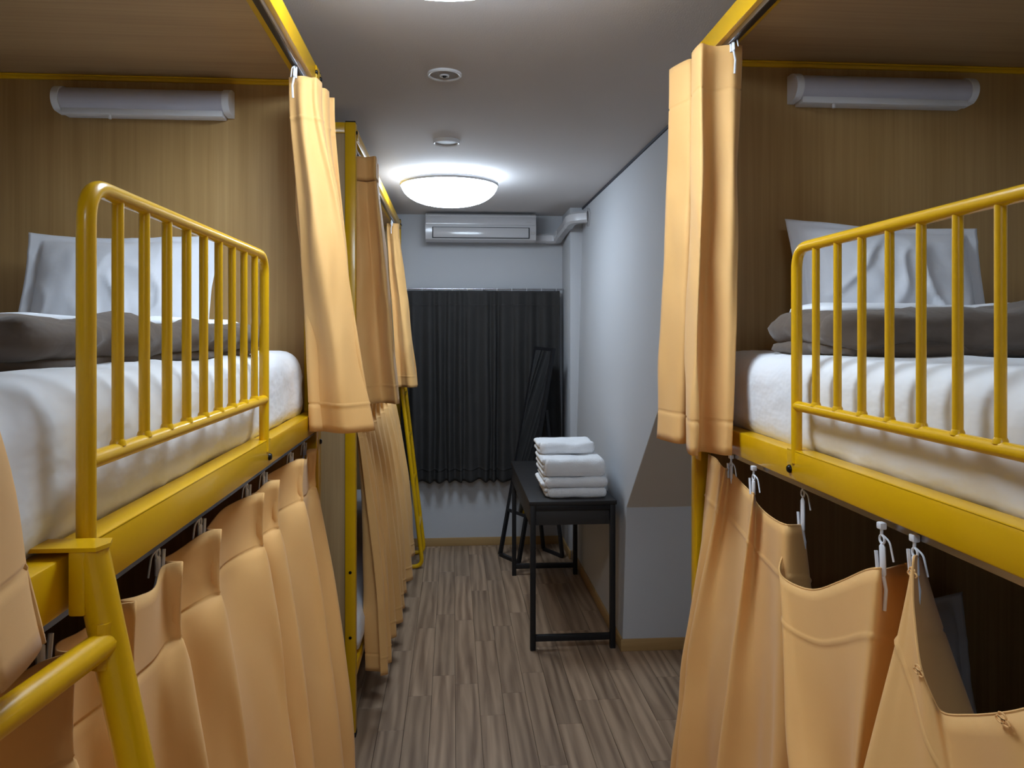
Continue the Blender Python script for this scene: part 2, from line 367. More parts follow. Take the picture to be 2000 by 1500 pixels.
# ------------------------------------------------------------------ bunk beds
RAIL0, RAIL1 = 1.256, 1.308
def bunk(label, X0, out, width, Y0, Y1, ztop, zbeam, panel_y, panel_m, guard=None, group='bunk beds'):
    """X0 aisle plane; out = +1 when the aisle lies towards +X; Y0..Y1 length; panel_y: (head panel y list)"""
    i = -out
    t = thing('bunk_bed', (X0 + i * width / 2, (Y0 + Y1) / 2, 0), label, 'bunk bed', group)
    def bx(name, xa, xb, ya, yb, za, zb, m='yellow', bev=0.003, par=None):
        xa, xb = X0 + i * xa, X0 + i * xb
        return MB().box((min(xa, xb), ya, za), (max(xa, xb), yb, zb), bev).build(name, m, par or t)
    PS = 0.04
    for xa in (0.0, width - PS):
        for ya in (Y0, Y1 - PS):
            po = bx('post', xa, xa + PS, ya, ya + PS, 0.014, ztop, 'yellow', 0.004)
            bx('foot_cap', xa - 0.001, xa + PS + 0.001, ya - 0.001, ya + PS + 0.001, 0.0, 0.018, 'rubber', 0.002, po)
            bx('top_cap', xa + 0.001, xa + PS - 0.001, ya + 0.001, ya + PS - 0.001, ztop - 0.001, ztop + 0.004, 'rubber', 0.001, po)
    for xa in (0.0, width - 0.036):
        bx('side_rail', xa, xa + 0.036, Y0 + PS, Y1 - PS, RAIL0, RAIL1)
        bx('side_rail', xa, xa + 0.036, Y0 + PS, Y1 - PS, 0.215, 0.262)
        xa = max(0.0, min(xa, width - 0.05))
        bx('top_beam', xa, xa + 0.05, Y0 + PS, Y1 - PS, zbeam - 0.05, zbeam)
    # end frames with boards
    for (ye, yin) in ((Y0, Y0 + PS), (Y1 - PS, Y1)):
        for (za, zb) in ((0.215, 0.262), (ztop - 0.042, ztop - 0.001)):
            bx('end_rail', PS, width - PS, ye + 0.002, yin - 0.002, za, zb)
        bd = bx('end_board', PS + 0.001, width - PS - 0.001, ye + 0.008, yin - 0.008, 0.262, ztop - 0.042, panel_m, 0.001)
    bx('roof_board', 0.0505, width - 0.0505, Y0 + PS + 0.001, Y1 - PS - 0.001, zbeam - 0.03, zbeam - 0.016, 'board_y', 0.001)
    for ya, yb in ((Y0 + PS, Y0 + PS + 0.008), (Y1 - PS - 0.008, Y1 - PS)):
        bx('roof_trim', 0.0505, width - 0.0505, ya, yb, zbeam - 0.0345, zbeam - 0.0305, 'yellow', 0.001)
    bx('bed_base', 0.037, width - 0.037, Y0 + PS + 0.001, Y1 - PS - 0.001, 1.262, 1.284, 'base', 0.001)
    bx('bed_base', 0.037, width - 0.037, Y0 + PS + 0.001, Y1 - PS - 0.001, 0.222, 0.244, 'base', 0.001)
    # curtain tracks
    tr = bx('curtain_track', 0.014, 0.03, Y0 + PS + 0.01, Y1 - PS - 0.01, zbeam - 0.062, zbeam - 0.0495, 'track', 0.002)
    bx('track_lip', 0.0125, 0.0145, Y0 + PS + 0.01, Y1 - PS - 0.01, zbeam - 0.062, zbeam - 0.0495, 'steel', 0.0, tr)
    tr = bx('curtain_track', 0.012, 0.028, Y0 + PS + 0.01, Y1 - PS - 0.01, RAIL0 - 0.012, RAIL0 + 0.0005, 'track', 0.002)
    bx('track_lip', 0.0105, 0.0125, Y0 + PS + 0.01, Y1 - PS - 0.01, RAIL0 - 0.012, RAIL0 + 0.0005, 'steel', 0.0, tr)
    # bolts on the aisle faces of posts and rails
    for ya in (Y0 + PS / 2, Y1 - PS / 2):
        for z in (RAIL0 + 0.026, RAIL0 - 0.035, zbeam - 0.02):
            bolt(t, (X0, ya, z), 'x', 0.007, 0.006 * out)
    bolt(t, (X0, Y1 - PS - 0.045, zbeam - 0.022), 'x', 0.007, 0.006 * out)
    yb = -1
    for z in (0.375, 0.62):
        bolt(t, (X0 + i * PS / 2, Y0, z), 'y', 0.006, -0.004)
    # corner bracket
    for ya, yc in ((Y0 + PS, Y0 + PS + 0.05), (Y1 - PS - 0.05, Y1 - PS)):
        bx('corner_bracket', -0.003, 0.0, ya, yc, zbeam - 0.046, zbeam - 0.004)
        bx('corner_bracket', -0.003, 0.0, ya + 0.005, yc - 0.005, RAIL0 - 0.05, RAIL0 + 0.04)
    if guard:
        ga, gb = guard; xg = X0 + i * 0.003; zt, zl = 1.67, 1.39; r = 0.0094
        pts = rounded([(xg, ga, RAIL1 - 0.02), (xg, ga, zt), (xg, gb, zt), (xg, gb, RAIL1 - 0.02)], 0.04, 8)
        g = MB().tube(densify(pts, 0.05), r, 18).build('guard_rail', 'yellow', t)
        MB().tube([(xg, ga + 0.003, zl), (xg, gb - 0.003, zl)], 0.0092, 16).build('lower_bar', 'yellow', g)
        for k in range(1, 10):
            y = ga + (gb - ga) * k / 10
            m = MB().tube([(xg, y, zl + 0.002), (xg, y, zt - 0.002)], 0.0064, 14)
            m.lathe([(0.0088, 0.006), (0.0078, 0.0105), (0.0066, 0.013)], (xg, y, zl), 14)
            m.build('guard_bar', 'yellow', g)
        # folded cover plate over the rail between the posts
        m = MB()
        xo, xi = X0 + out * 0.0035, X0 + i * 0.03
        m.box((min(X0, xo), ga - 0.03, RAIL0 + 0.003), (max(X0, xo), gb + 0.026, RAIL1 + 0.003), 0.0012)
        m.box((min(xi, xo), ga - 0.03, RAIL1), (max(xi, xo), gb + 0.026, RAIL1 + 0.0035), 0.0012)
        m.build('cover_plate', 'yellow', g)
        for yy in (gb + 0.012, ga - 0.018):
            bolt(g, (xo, yy, RAIL0 + 0.02), 'x', 0.0075, 0.006 * out)
    return t

XLF, XRF = -0.365, 0.607
bunk('yellow steel bunk bed with a guard rail and the nearer ladder hooked on its rail', XLF, 1, 0.965, 0.0, 2.165, 2.236, 2.236, None, 'board_z', (0.803, 1.532))
bunk('yellow steel bunk bed opposite the ladder, its front legs beside the stair soffit', XRF, -1, 0.935, -0.2, 1.925, 2.236, 2.236, None, 'board_z', (0.595, 1.325))
bunk('yellow steel bunk bed by the window curtain, pale end board facing the aisle', XLF, 1, 0.965, 2.92, 5.46, 2.312, 2.296, None, 'far_board', None)

# ------------------------------------------------------------------ soft things
def fbm(p, s): return noise.noise(Vector(p) * s)
def ridge(p, s, sd):
    v = Vector(p) * s + Vector((sd, sd * 0.7, sd * 1.3))
    w_ = Vector((noise.noise(v * 0.7), noise.noise(v * 0.7 + Vector((9, 3, 1))), noise.noise(v * 0.7 + Vector((2, 7, 5)))))
    return max(0.0, 1 - 3.2 * abs(noise.noise(v + w_ * 0.8))) ** 2
def soft_box(a, b, r, step=0.03, amp=0.004, ns=5.0, seed=0.0, sag=None, crease=0.0, cs=(6, 6, 6)):
    """rounded slab with a softened skin"""
    a, b = Vector(a), Vector(b); s = b - a; c = (a + b) / 2
    n = [max(3, int(s[k] / step)) for k in range(3)]
    verts = {}; fs = []; vs = []
    def vid(i, j, k):
        key = (i, j, k)
        if key not in verts:
            p = Vector((a.x + s.x * i / n[0], a.y + s.y * j / n[1], a.z + s.z * k / n[2]))
            q = Vector([max(a[m] + r[m], min(b[m] - r[m], p[m])) for m in range(3)])
            d = Vector([(p[m] - q[m]) / r[m] for m in range(3)])
            if d.length > 1e-6:
                dn = d.normalized(); mx = max(abs(d.x), abs(d.y), abs(d.z))
                p = q + Vector([dn[m] * mx * r[m] for m in range(3)])
            nn = (p - c); nn = Vector((nn.x / s.x, nn.y / s.y, nn.z / s.z)).normalized()
            e = amp * (fbm(p + Vector((seed, seed, 0)), ns) + 0.5 * fbm(p + Vector((0, seed, seed)), ns * 2.3))
            if crease:
                e += crease * (ridge((p.x * cs[0], p.y * cs[1], p.z * cs[2]), 1.0, seed) - 0.25) * (0.35 + 0.65 * (0.5 + 0.5 * fbm(p + Vector((seed, 0, 0)), 2.5)))
            p = p + nn * e
            if sag: p = sag(p)
            verts[key] = len(vs); vs.append(p)
        return verts[key]
    for ax in range(3):
        u, v = [m for m in range(3) if m != ax]
        for side in (0, n[ax]):
            for i in range(n[u]):
                for j in range(n[v]):
                    q = []
                    for (di, dj) in ((0, 0), (1, 0), (1, 1), (0, 1)):
                        key = [0, 0, 0]; key[ax] = side; key[u] = i + di; key[v] = j + dj; q.append(vid(*key))
                    fs.append(tuple(q))
    return MB().add(vs, fs)

def mattress(label, xa, xb, ya, yb, za, zb, step=0.035, seed=1.0, amp=0.006):
    o = soft_box((xa, ya, za), (xb, yb, zb), (0.05, 0.09, 0.055), step, amp, 4.0, seed, None, 0.008, (3.0, 5.5, 7.0)).build('mattress', 'sheet', smooth=True)
    return tag(o, label, 'mattress', 'white sheeted mattresses')
mattress('white sheeted mattress behind the guard rail next to the ladder', -1.29, -0.392, 0.05, 2.11, 1.285, 1.476, 0.017, 1.0)
mattress('white sheeted mattress behind the guard rail on the side of the stair soffit', 0.634, 1.495, -0.15, 1.87, 1.285, 1.476, 0.017, 5.0)
mattress('white sheeted mattress on the lower bunk behind the sagging unhooked curtain', 0.645, 1.495, -0.15, 1.87, 0.245, 0.44, 0.05, 9.0)
mattress('white sheeted mattress on the lower bunk behind the ladder', -1.29, -0.405, 0.05, 2.11, 0.245, 0.44, 0.05, 12.0)
mattress('white mattress corner showing past the post of the bunk with the pale board', -1.29, -0.352, 2.985, 5.40, 0.264, 0.45, 0.05, 15.0)
mattress('white mattress on the upper bunk next to the dark window curtain', -1.29, -0.405, 2.98, 5.40, 1.285, 1.476, 0.05, 18.0)

def pillow(label, W, H, T, Mx, parent=None, seed=0.0, nx=64, ny=48, flange=0.03):
    vs = []; fs = []
    def pt(i, j, sd):
        u = 2 * i / nx - 1; v = 2 * j / ny - 1
        # outline pulled in along the sides, corners kept sharp
        x = u * W / 2 * (1 - 0.055 * (1 - v * v) ** 1.0); y = v * H / 2 * (1 - 0.07 * (1 - u * u))
        fu = max(0.0, 1 - (abs(u) / (1 - flange * 2 / W)) ** 2.6); fv = max(0.0, 1 - (abs(v) / (1 - flange * 1.2 / H)) ** 2.6)
        h = T / 2 * (fu * fv) ** 0.55
        cr = 0.007 * fbm((x * 9 + seed, y * 9, seed), 1.0) + 0.004 * fbm((x * 24, y * 20 + seed, 2.0), 1.0)
        cr += 0.009 * (ridge((x, y, 0.3), 8.0, seed) - 0.2)
        edge = 0.012 * fbm((x * 5 + seed, y * 5, 9.0), 1.0)
        z = sd * (h + 0.0012) + (cr * (0.3 + fu * fv)) + edge * (1 - fu * fv)
        return Mx @ Vector((x, y, z))
    for sd in (1, -1):
        o = len(vs)
        for i in range(nx + 1):
            for j in range(ny + 1): vs.append(pt(i, j, sd))
        for i in range(nx):
            for j in range(ny):
                q = (o + i * (ny + 1) + j, o + (i + 1) * (ny + 1) + j, o + (i + 1) * (ny + 1) + j + 1, o + i * (ny + 1) + j + 1)
                fs.append(q if sd > 0 else q[::-1])
    N = (nx + 1) * (ny + 1)
    per = [(i, 0) for i in range(nx)] + [(nx, j) for j in range(ny)] + [(i, ny) for i in range(nx, 0, -1)] + [(0, j) for j in range(ny, 0, -1)]
    ids = [i * (ny + 1) + j for i, j in per]
    for a, b in zip(ids, ids[1:] + ids[:1]): fs.append((a, b, N + b, N + a))
    o = MB().add(vs, fs).build('pillow', 'pillow', smooth=True)
    return tag(o, label, 'pillow', 'white pillows')
def lean(cx, cy, cz, tilt, yaw=0.0, roll=0.0):
    # local x -> along the headboard, local y -> up, local z -> towards the foot end
    return Matrix.Translation((cx, cy, cz)) @ Matrix.Rotation(yaw, 4, 'Z') @ Matrix.Rotation(math.radians(90) - tilt, 4, 'X') @ Matrix.Rotation(roll, 4, 'Z')
pillow('white pillow leaning on the end board above the creased taupe blanket by the ladder side', 0.475, 0.36, 0.13, lean(-0.835, 1.985, 1.605, 0.36, 0.03, 0.0), seed=3.0)
pillow('white pillow with a raised pointed corner, leaning on the end board opposite', 0.47, 0.36, 0.13, lean(1.025, 1.735, 1.615, 0.33, -0.05, -0.05), seed=8.0)
pillow('dim white pillow in the dark lower bunk behind the sagging curtain', 0.46, 0.42, 0.13, lean(1.05, 1.78, 0.655, 0.16, 0.05, 0.05), seed=13.0)

def comforter(label, ctr, size, yaw, seed, lining):
    t = thing('blanket', (ctr[0], ctr[1], ctr[2]), label, 'blanket', 'folded taupe blankets')
    R = Matrix.Translation(ctr) @ Matrix.Rotation(yaw, 4, 'Z')
    L, Wd, H = size
    def layer(name, x0, x1, y0, y1, z0, z1, m, sd, amp, fold):
        mb = soft_box((x0, y0, z0), (x1, y1, z1), (min(0.05, (x1 - x0) / 3), min(0.05, (y1 - y0) / 3), (z1 - z0) * 0.49), 0.012, amp, 7.0, sd, None, 0.009 if m == 'blanket' else 0.003, (7, 9, 10))
        out = []
        for p in mb.v:
            p = Vector(p)
            kz = (p.z - z0) / (z1 - z0)
            # rolling folds across the top and crumpled ends
            p.z += fold * (0.6 * math.sin(p.x * 17 + 5 * fbm((p.x, p.y, sd), 3)) + fbm((p.x * 1.3, p.y * 2.5, sd), 6)) * max(0, kz)
            p.x += 0.012 * fbm((p.y * 3, p.z * 8, sd + 4), 4); p.y += 0.018 * fbm((p.x * 2, p.z * 7, sd + 7), 4)
            out.append(R @ p)
        mb.v = out
        return mb.build(name, m, t, smooth=True)
    layer('lower_fold', -L / 2 + 0.015, L / 2 - 0.015, -Wd / 2 + 0.004, Wd / 2, 0.0, H * 0.4, 'blanket', seed, 0.006, 0.002)
    layer('upper_fold', -L / 2, L / 2, -Wd / 2, Wd / 2 - 0.01, H * 0.16, H, 'blanket', seed + 3, 0.014, 0.007)
    layer('sheet_lining', *lining, 'lining', seed + 9, 0.004, 0.004)
comforter('creased taupe blanket folded wide, reaching far along the bed by the ladder', (-0.85, 1.32, 1.468), (0.84, 0.82, 0.068), math.radians(-5), 2.0, (-0.43, 0.36, 0.05, 0.44, 0.055, 0.082))
comforter('narrow folded taupe blanket in front of the pillow with the pointed corner', (1.07, 1.46, 1.472), (0.80, 0.34, 0.095), math.radians(2), 6.0, (-0.35, 0.39, -0.02, 0.18, 0.082, 0.104))

# ------------------------------------------------------------------ wall lamps over the pillows
def bed_lamp(label, xa, xb, ywall, z, switch_x):
    t = thing('bed_lamp', ((xa + xb) / 2, ywall, z), label, 'wall lamp', 'bed lamps')
    D, H = 0.06, 0.066
    def prof(k, grow=0.0):
        pts = []
        for a in range(0, 13):
            th = math.radians(-62 + 152 * a / 12)
            pts.append((-0.018 - (D - 0.02 + grow) * math.cos(th) , z + (H / 2 + grow) * math.sin(th)))
        return [(0.0, z - H / 2 - grow + 0.002)] + pts + [(0.0, z + H / 2 + grow)]
    def pr(name, x0, x1, grow, m, yo=0.0):
        poly = [(ywall - 0.001 + p[0] * (1 if p[0] < 0 else 1), p[1]) for p in prof(0, grow)]
        return MB().prism(poly, 'x', x0, x1).build(name, m, t)
    pr('diffuser', xa + 0.016, xb - 0.016, 0.0, 'diffuser')
    pr('end_cap', xa, xa + 0.018, 0.003, 'plastic'); pr('end_cap', xb - 0.018, xb, 0.003, 'plastic')
    MB().box((xa + 0.02, ywall - 0.045, z - H / 2 - 0.008), (xb - 0.02, ywall - 0.001, z - H / 2 + 0.008), 0.002).build('base_bar', 'plastic', t)
    MB().tube([(switch_x, ywall - 0.036, z - H / 2 - 0.004), (switch_x, ywall - 0.038, z - H / 2 - 0.018)], 0.004, 10).build('switch', 'plastic', t)
bed_lamp('unlit white tube lamp on the end board above the wide creased blanket', -1.04, -0.59, 2.133, 2.134, -0.90)
bed_lamp('unlit white tube lamp on the end board above the pillow with the pointed corner', 0.846, 1.318, 1.893, 2.134, 0.95)

# ------------------------------------------------------------------ curtains
def crom(P, n):
    """P (k,3,...) -> Catmull-Rom along axis 0 with n samples per span"""
    P = np.asarray(P, float); K = len(P)
    Q = np.concatenate([[2 * P[0] - P[1]], P, [2 * P[-1] - P[-2]]])
    out = []
    for i in range(K - 1):
        p0, p1, p2, p3 = Q[i], Q[i + 1], Q[i + 2], Q[i + 3]
        for j in range(n):
            t = j / n
            out.append(0.5 * (2 * p1 + (p2 - p0) * t + (2 * p0 - 5 * p1 + 4 * p2 - p3) * t * t + (3 * p1 - p0 - 3 * p2 + p3) * t ** 3))
    out.append(P[-1]); return np.array(out)
def cloth(name, grid, m, seams=(0.1,), hem=0.07, ncol=7, nrow=9, wr=0.004, seed=0.0, thick=0.0016, rowfreq=2.2):
    """grid[c][r] -> xyz control points, c along the cloth, r from the top edge down"""
    G = crom(np.array(grid, float), ncol)                 # (C, R, 3)
    G = np.swapaxes(G, 0, 1)                              # (R, C, 3)
    S = crom(G, nrow)                                     # dense rows
    mid = S[:, S.shape[1] // 2]; L = np.concatenate([[0], np.cumsum(np.linalg.norm(np.diff(mid, axis=0), axis=1))]); T = L[-1]
    want = list(np.linspace(0, T, int(T / 0.022) + 8))
    lines = [s for s in seams] + ([T - hem] if hem else [])
    for s in lines: want += [s - 0.004, s, s + 0.004]
    want = sorted(w_ for w_ in want if 0 <= w_ <= T)
    rows = []
    for d in want:
        i = int(np.searchsorted(L, d, 'right')) - 1; i = min(max(i, 0), len(L) - 2)
        f = (d - L[i]) / (L[i + 1] - L[i]); rows.append(S[i] * (1 - f) + S[i + 1] * f)
    A = np.array(rows); R_, C_ = A.shape[:2]
    du = np.gradient(A, axis=1); dv = np.gradient(A, axis=0)
    nn = np.cross(du, dv); nn /= (np.linalg.norm(nn, axis=2, keepdims=True) + 1e-9)
    arc = np.concatenate([[0], np.cumsum(np.linalg.norm(np.diff(A[R_ // 2], axis=0), axis=1))])
    for r in range(R_):
        d = want[r]
        sd = 0.0
        for s in lines:
            if abs(d - s) < 1e-6: sd = -0.0022
        amp = wr * min(1.0, max(0.0, (d - 0.08) / 0.3)) 
        for c in range(C_):
            e = amp * (noise.noise(Vector((arc[c] * 9 + seed, d * rowfreq, seed))) + 0.6 * noise.noise(Vector((arc[c] * 20 + d * 5, d * 4.0 - arc[c] * 6, seed + 5))))
            A[r, c] += nn[r, c] * (e + sd)
    vs = A.reshape(-1, 3).tolist()
    fs = [(r * C_ + c, r * C_ + c + 1, (r + 1) * C_ + c + 1, (r + 1) * C_ + c) for r in range(R_ - 1) for c in range(C_ - 1)]
    return vs, fs, A

def hook(parent, p, out, ztrack, lean_y=0.0, drop=None):
    """white plastic curtain hook: runner in the track, eye, clip body and prong"""
    p = Vector(p); top = Vector((p.x, p.y, ztrack))
    m = MB()
    m.box(top - Vector((0.005, 0.006, 0.004)), top + Vector((0.005, 0.006, 0.006)), 0.002)
    m.tube([top, top + Vector((0, 0, -0.012))], 0.0022, 8)
    e = top + Vector((0, lean_y * 0.3, -0.018))
    m.tube([e + Vector((0, 0.006 * math.cos(a), 0.006 * math.sin(a))) for a in np.linspace(0, 2 * math.pi, 13)[:-1]], 0.0018, 8, closed=True)
    b = p + Vector((0, lean_y, -0.012))
    if b.z > e.z - 0.02: b.z = e.z - 0.03
    d = (b - e)
    # clip body
    m.tube([e + d * 0.12, e + d * 0.2, e + d * 0.95, b], [0.003, 0.0062, 0.0062, 0.0045], 8, flat=0.55)
    # long prong going behind the heading and a springy tongue
    m.tube([b, b + Vector((-out * 0.004, 0, -0.02)), b + Vector((-out * 0.003, 0.002, -0.05))], 0.0026, 8)
    m.tube(rounded([e + Vector((0, -0.004, 0.006)), e + Vector((-out * 0.003, -0.014, 0.0)), e + Vector((-out * 0.004, -0.022, -0.026))], 0.006, 4), 0.0014, 6)
    m.tube([b + Vector((out * 0.003, 0.008, 0.0)), b + Vector((out * 0.003, 0.013, 0.032))], 0.0026, 6)
    return m.build('curtain_hook', 'hook', parent)

def finish_curtain(vs, fs, label, group, m='curtain', name='bed_curtain', cat='curtain'):
    o = MB().add(vs, fs).build(name, m, smooth=True, solid=0.0018)
    return tag(o, label, cat, group)

# -- gathered bundle: zigzag sheet hanging from the track
def bundle(label, out, panels, ztop, zhem, seed, hooks, group='gathered upper bunk curtains', wr=0.011, und=0.017):
    """panels: list of (y_top, y_bot, x_in_top, x_out_top, x_in_bot, x_out_bot); successive panels are joined by folds"""
    rng = random.Random(seed); cols = []
    for k, (yt, yb, xit, xot, xib, xob) in enumerate(panels):
        seq = [0.0, 0.22, 0.42, 0.6, 0.8, 1.0]
        if k % 2: seq = seq[::-1]
        ph = rng.uniform(0, 6)
        for s in seq:
            yo = und * math.sin(s * 7.5 + ph)
            yo_b = und * 1.8 * math.sin(s * 6.0 + ph * 1.3)
            pin = 0.4
            xt = xit + (xot - xit) * s; xb = xib + (xob - xib) * s
            xm = xt + (xb - xt) * 0.34; xh = xt * 1.0
            cols.append([(xt, yt + yo * pin, ztop), (xt + (xb - xt) * 0.04, yt + yo * 0.7, ztop - 0.1),
                         (xm + 0.006 * rng.uniform(-1, 1), yt + (yb - yt) * 0.3 + yo * 1.2, ztop - (ztop - zhem) * 0.36),
                         (xt + (xb - xt) * 0.7, yt + (yb - yt) * 0.7 + yo_b, ztop - (ztop - zhem) * 0.7),
                         (xb, yb + yo_b, zhem)])
    vs, fs, A = cloth('c', cols, 'curtain', wr=wr, seed=seed, ncol=6)
    o = finish_curtain(vs, fs, label, group)
    for (hx, hy, ly) in hooks: hook(o, (hx, hy, ztop + 0.004), out, ztop + 0.03, ly)
    return o
ZT = 2.172
bundle('gathered apricot curtain hanging beside the pillow of the wide creased blanket', 1,
       [(1.93, 1.945, -0.405, -0.338, -0.358, -0.2), (1.985, 1.99, -0.402, -0.332, -0.357, -0.225), (2.02, 2.025, -0.402, -0.33, -0.357, -0.235),
        (2.055, 2.06, -0.40, -0.325, -0.357, -0.24), (2.09, 2.095, -0.40, -0.318, -0.357, -0.25)],
       ZT - 0.02, 1.272, 21, [(-0.387, 1.915, -0.006), (-0.387, 2.0, 0), (-0.387, 2.07, 0)])
bundle('gathered apricot curtain in two long folds beside the pillow with the pointed corner', -1,
       [(1.70, 1.60, 0.655, 0.556, 0.585, 0.505), (1.76, 1.68, 0.65, 0.556, 0.60, 0.52), (1.80, 1.78, 0.65, 0.557, 0.60, 0.515), (1.87, 1.86, 0.65, 0.535, 0.61, 0.498)],
       ZT, 1.262, 34, [(0.629, 1.69, -0.006), (0.629, 1.765, 0), (0.629, 1.84, 0)])
bundle('end of an apricot curtain hanging above the ladder rung', 1,
       [(0.36, 0.625, -0.425, -0.37, -0.357, -0.33), (0.32, 0.56, -0.425, -0.36, -0.357, -0.315), (0.28, 0.51, -0.42, -0.35, -0.357, -0.31), (0.24, 0.45, -0.42, -0.345, -0.357, -0.30), (0.19, 0.38, -0.42, -0.345, -0.357, -0.30)],
       ZT - 0.02, 1.268, 47, [(-0.387, 0.34, 0), (-0.387, 0.24, 0)])
bundle('gathered apricot curtain right next to the post of the bunk with the pale board', 1,
       [(3.02, 2.99, -0.395, -0.30, -0.355, -0.215), (3.09, 3.06, -0.40, -0.302, -0.355, -0.22), (3.15, 3.12, -0.40, -0.305, -0.355, -0.22), (3.22, 3.2, -0.40, -0.31, -0.355, -0.225)],
       2.205, 1.247, 58, [(-0.387, 3.0, -0.01), (-0.387, 3.1, 0), (-0.387, 3.2, 0)])
bundle('twisted apricot curtain right above the ladder beside the window curtain', 1,
       [(4.92, 4.9, -0.42, -0.35, -0.352, -0.235), (4.97, 4.96, -0.42, -0.345, -0.352, -0.23), (5.02, 5.02, -0.42, -0.35, -0.352, -0.23)],
       2.215, 1.175, 66, [(-0.387, 4.9, -0.006), (-0.387, 5.0, 0)])

# -- spread pleated curtain of a lower bunk
def pleated(label, out, xtrack, pleats, zt, zh, drift, amp_t, amp_b, seed, sag=0.012, group='lower bunk curtains', ztrack=RAIL0 - 0.01, hookset=None, wr=0.006, end_far=None):
    rng = random.Random(seed); cols = []
    n = len(pleats)
    def colp(y, xt, xh, xm, xb, dz=0.0, yb=None, yh=None, ybu=None, xbu=None):
        yb = y if yb is None else yb
        yh = y if yh is None else yh; ybu = y * 0.85 + yb * 0.15 if ybu is None else ybu
        xbu = xh * 0.8 + xm * 0.2 if xbu is None else xbu
        H = zt - zh
        cols.append([(xt, y, zt - dz), (xh, yh, zt - 0.085 - dz * 0.6), (xbu, ybu, zt - 0.15 - dz * 0.4), (xm, y * 0.75 + yb * 0.25, zt - H * 0.34), (xm * 0.35 + xb * 0.65, y * 0.3 + yb * 0.7, zt - H * 0.66), (xb, yb, zh)])
    for k in range(n):
        y = pleats[k]; a = amp_b * rng.uniform(0.7, 1.25); xo = xtrack
        d = (drift(y) if callable(drift) else drift) * rng.uniform(0.9, 1.1)
        gp = abs(pleats[k] - pleats[k - 1]) if k else 0.1
        gn = abs(pleats[k + 1] - pleats[k]) if k < n - 1 else 0.1
        sg = 1 if pleats[-1] < pleats[0] else -1
        yb = y + rng.uniform(-0.02, 0.02)
        # pinch: tight at the heading, opening to a round flute below
        colp(y + sg * 0.011, xo + out * 0.004, xo + out * 0.008, xo + out * (d * 0.4 + amp_t * 0.6), xo + out * (d + a * 0.55), 0.002, yb + sg * gp * 0.2, y + sg * 0.005, y + sg * min(0.03, gp * 0.2), xo + out * (d * 0.12 + amp_t * 0.5))
        colp(y, xo + out * amp_t, xo + out * amp_t * 0.9, xo + out * (d * 0.4 + amp_t * 0.9 + a * 0.3), xo + out * (d + a), 0.0, yb, y, y, xo + out * (d * 0.12 + amp_t * 1.05))
        colp(y - sg * 0.011, xo + out * 0.004, xo + out * 0.008, xo + out * (d * 0.4 + amp_t * 0.6), xo + out * (d + a * 0.5), 0.002, yb - sg * gn * 0.2, y - sg * 0.005, y - sg * min(0.03, gn * 0.2), xo + out * (d * 0.12 + amp_t * 0.5))
        if k < n - 1:
            y2 = pleats[k + 1]; g = abs(y - y2); dv = min(0.045, g * 0.25) * rng.uniform(0.6, 1.1)
            sgn = 1 if rng.random() < 0.7 else -0.5
            for q, w_ in ((0.33, 0.85), (0.67, 0.85)):
                yy = y + (y2 - y) * q
                colp(yy, xo - out * dv * w_ * 0.6 * sgn, xo - out * dv * w_ * 0.5 * sgn, xo + out * (d * 0.4 - dv * w_ * 0.3), xo + out * (d - a * 0.5 * w_), sag * rng.uniform(0.5, 1.3), y + (y2 - y) * (0.42 if q < 0.5 else 0.58))
    vs, fs, A = cloth('c', cols, 'curtain', wr=wr, seed=seed, ncol=5)
    o = finish_curtain(vs, fs, label, group)
    for (y, ly) in (hookset if hookset is not None else [(p_, 0) for p_ in pleats]):
        hook(o, (xtrack - out * 0.006, y, zt + 0.006), out, ztrack, ly)
    return o
pleated('pleated apricot curtain closing the lower bunk behind the ladder', 1, -0.384,
        [2.05, 1.88, 1.62, 1.49, 1.22, 1.05, 0.90, 0.76, 0.63, 0.50, 0.37], 1.216, 0.17, 0.08, 0.026, 0.05, 5, sag=0.014)
pleated('pleated apricot curtain of the lower bunk with the mattress corner showing', 1, -0.385,
        [3.06, 3.16, 3.3, 3.45, 3.62, 3.82, 4.02, 4.25, 4.45, 4.7], 1.22, 0.17, (lambda y: 0.075 + 0.03 * min(1, max(0, y - 3.1))), 0.028, 0.05, 15, sag=0.02)

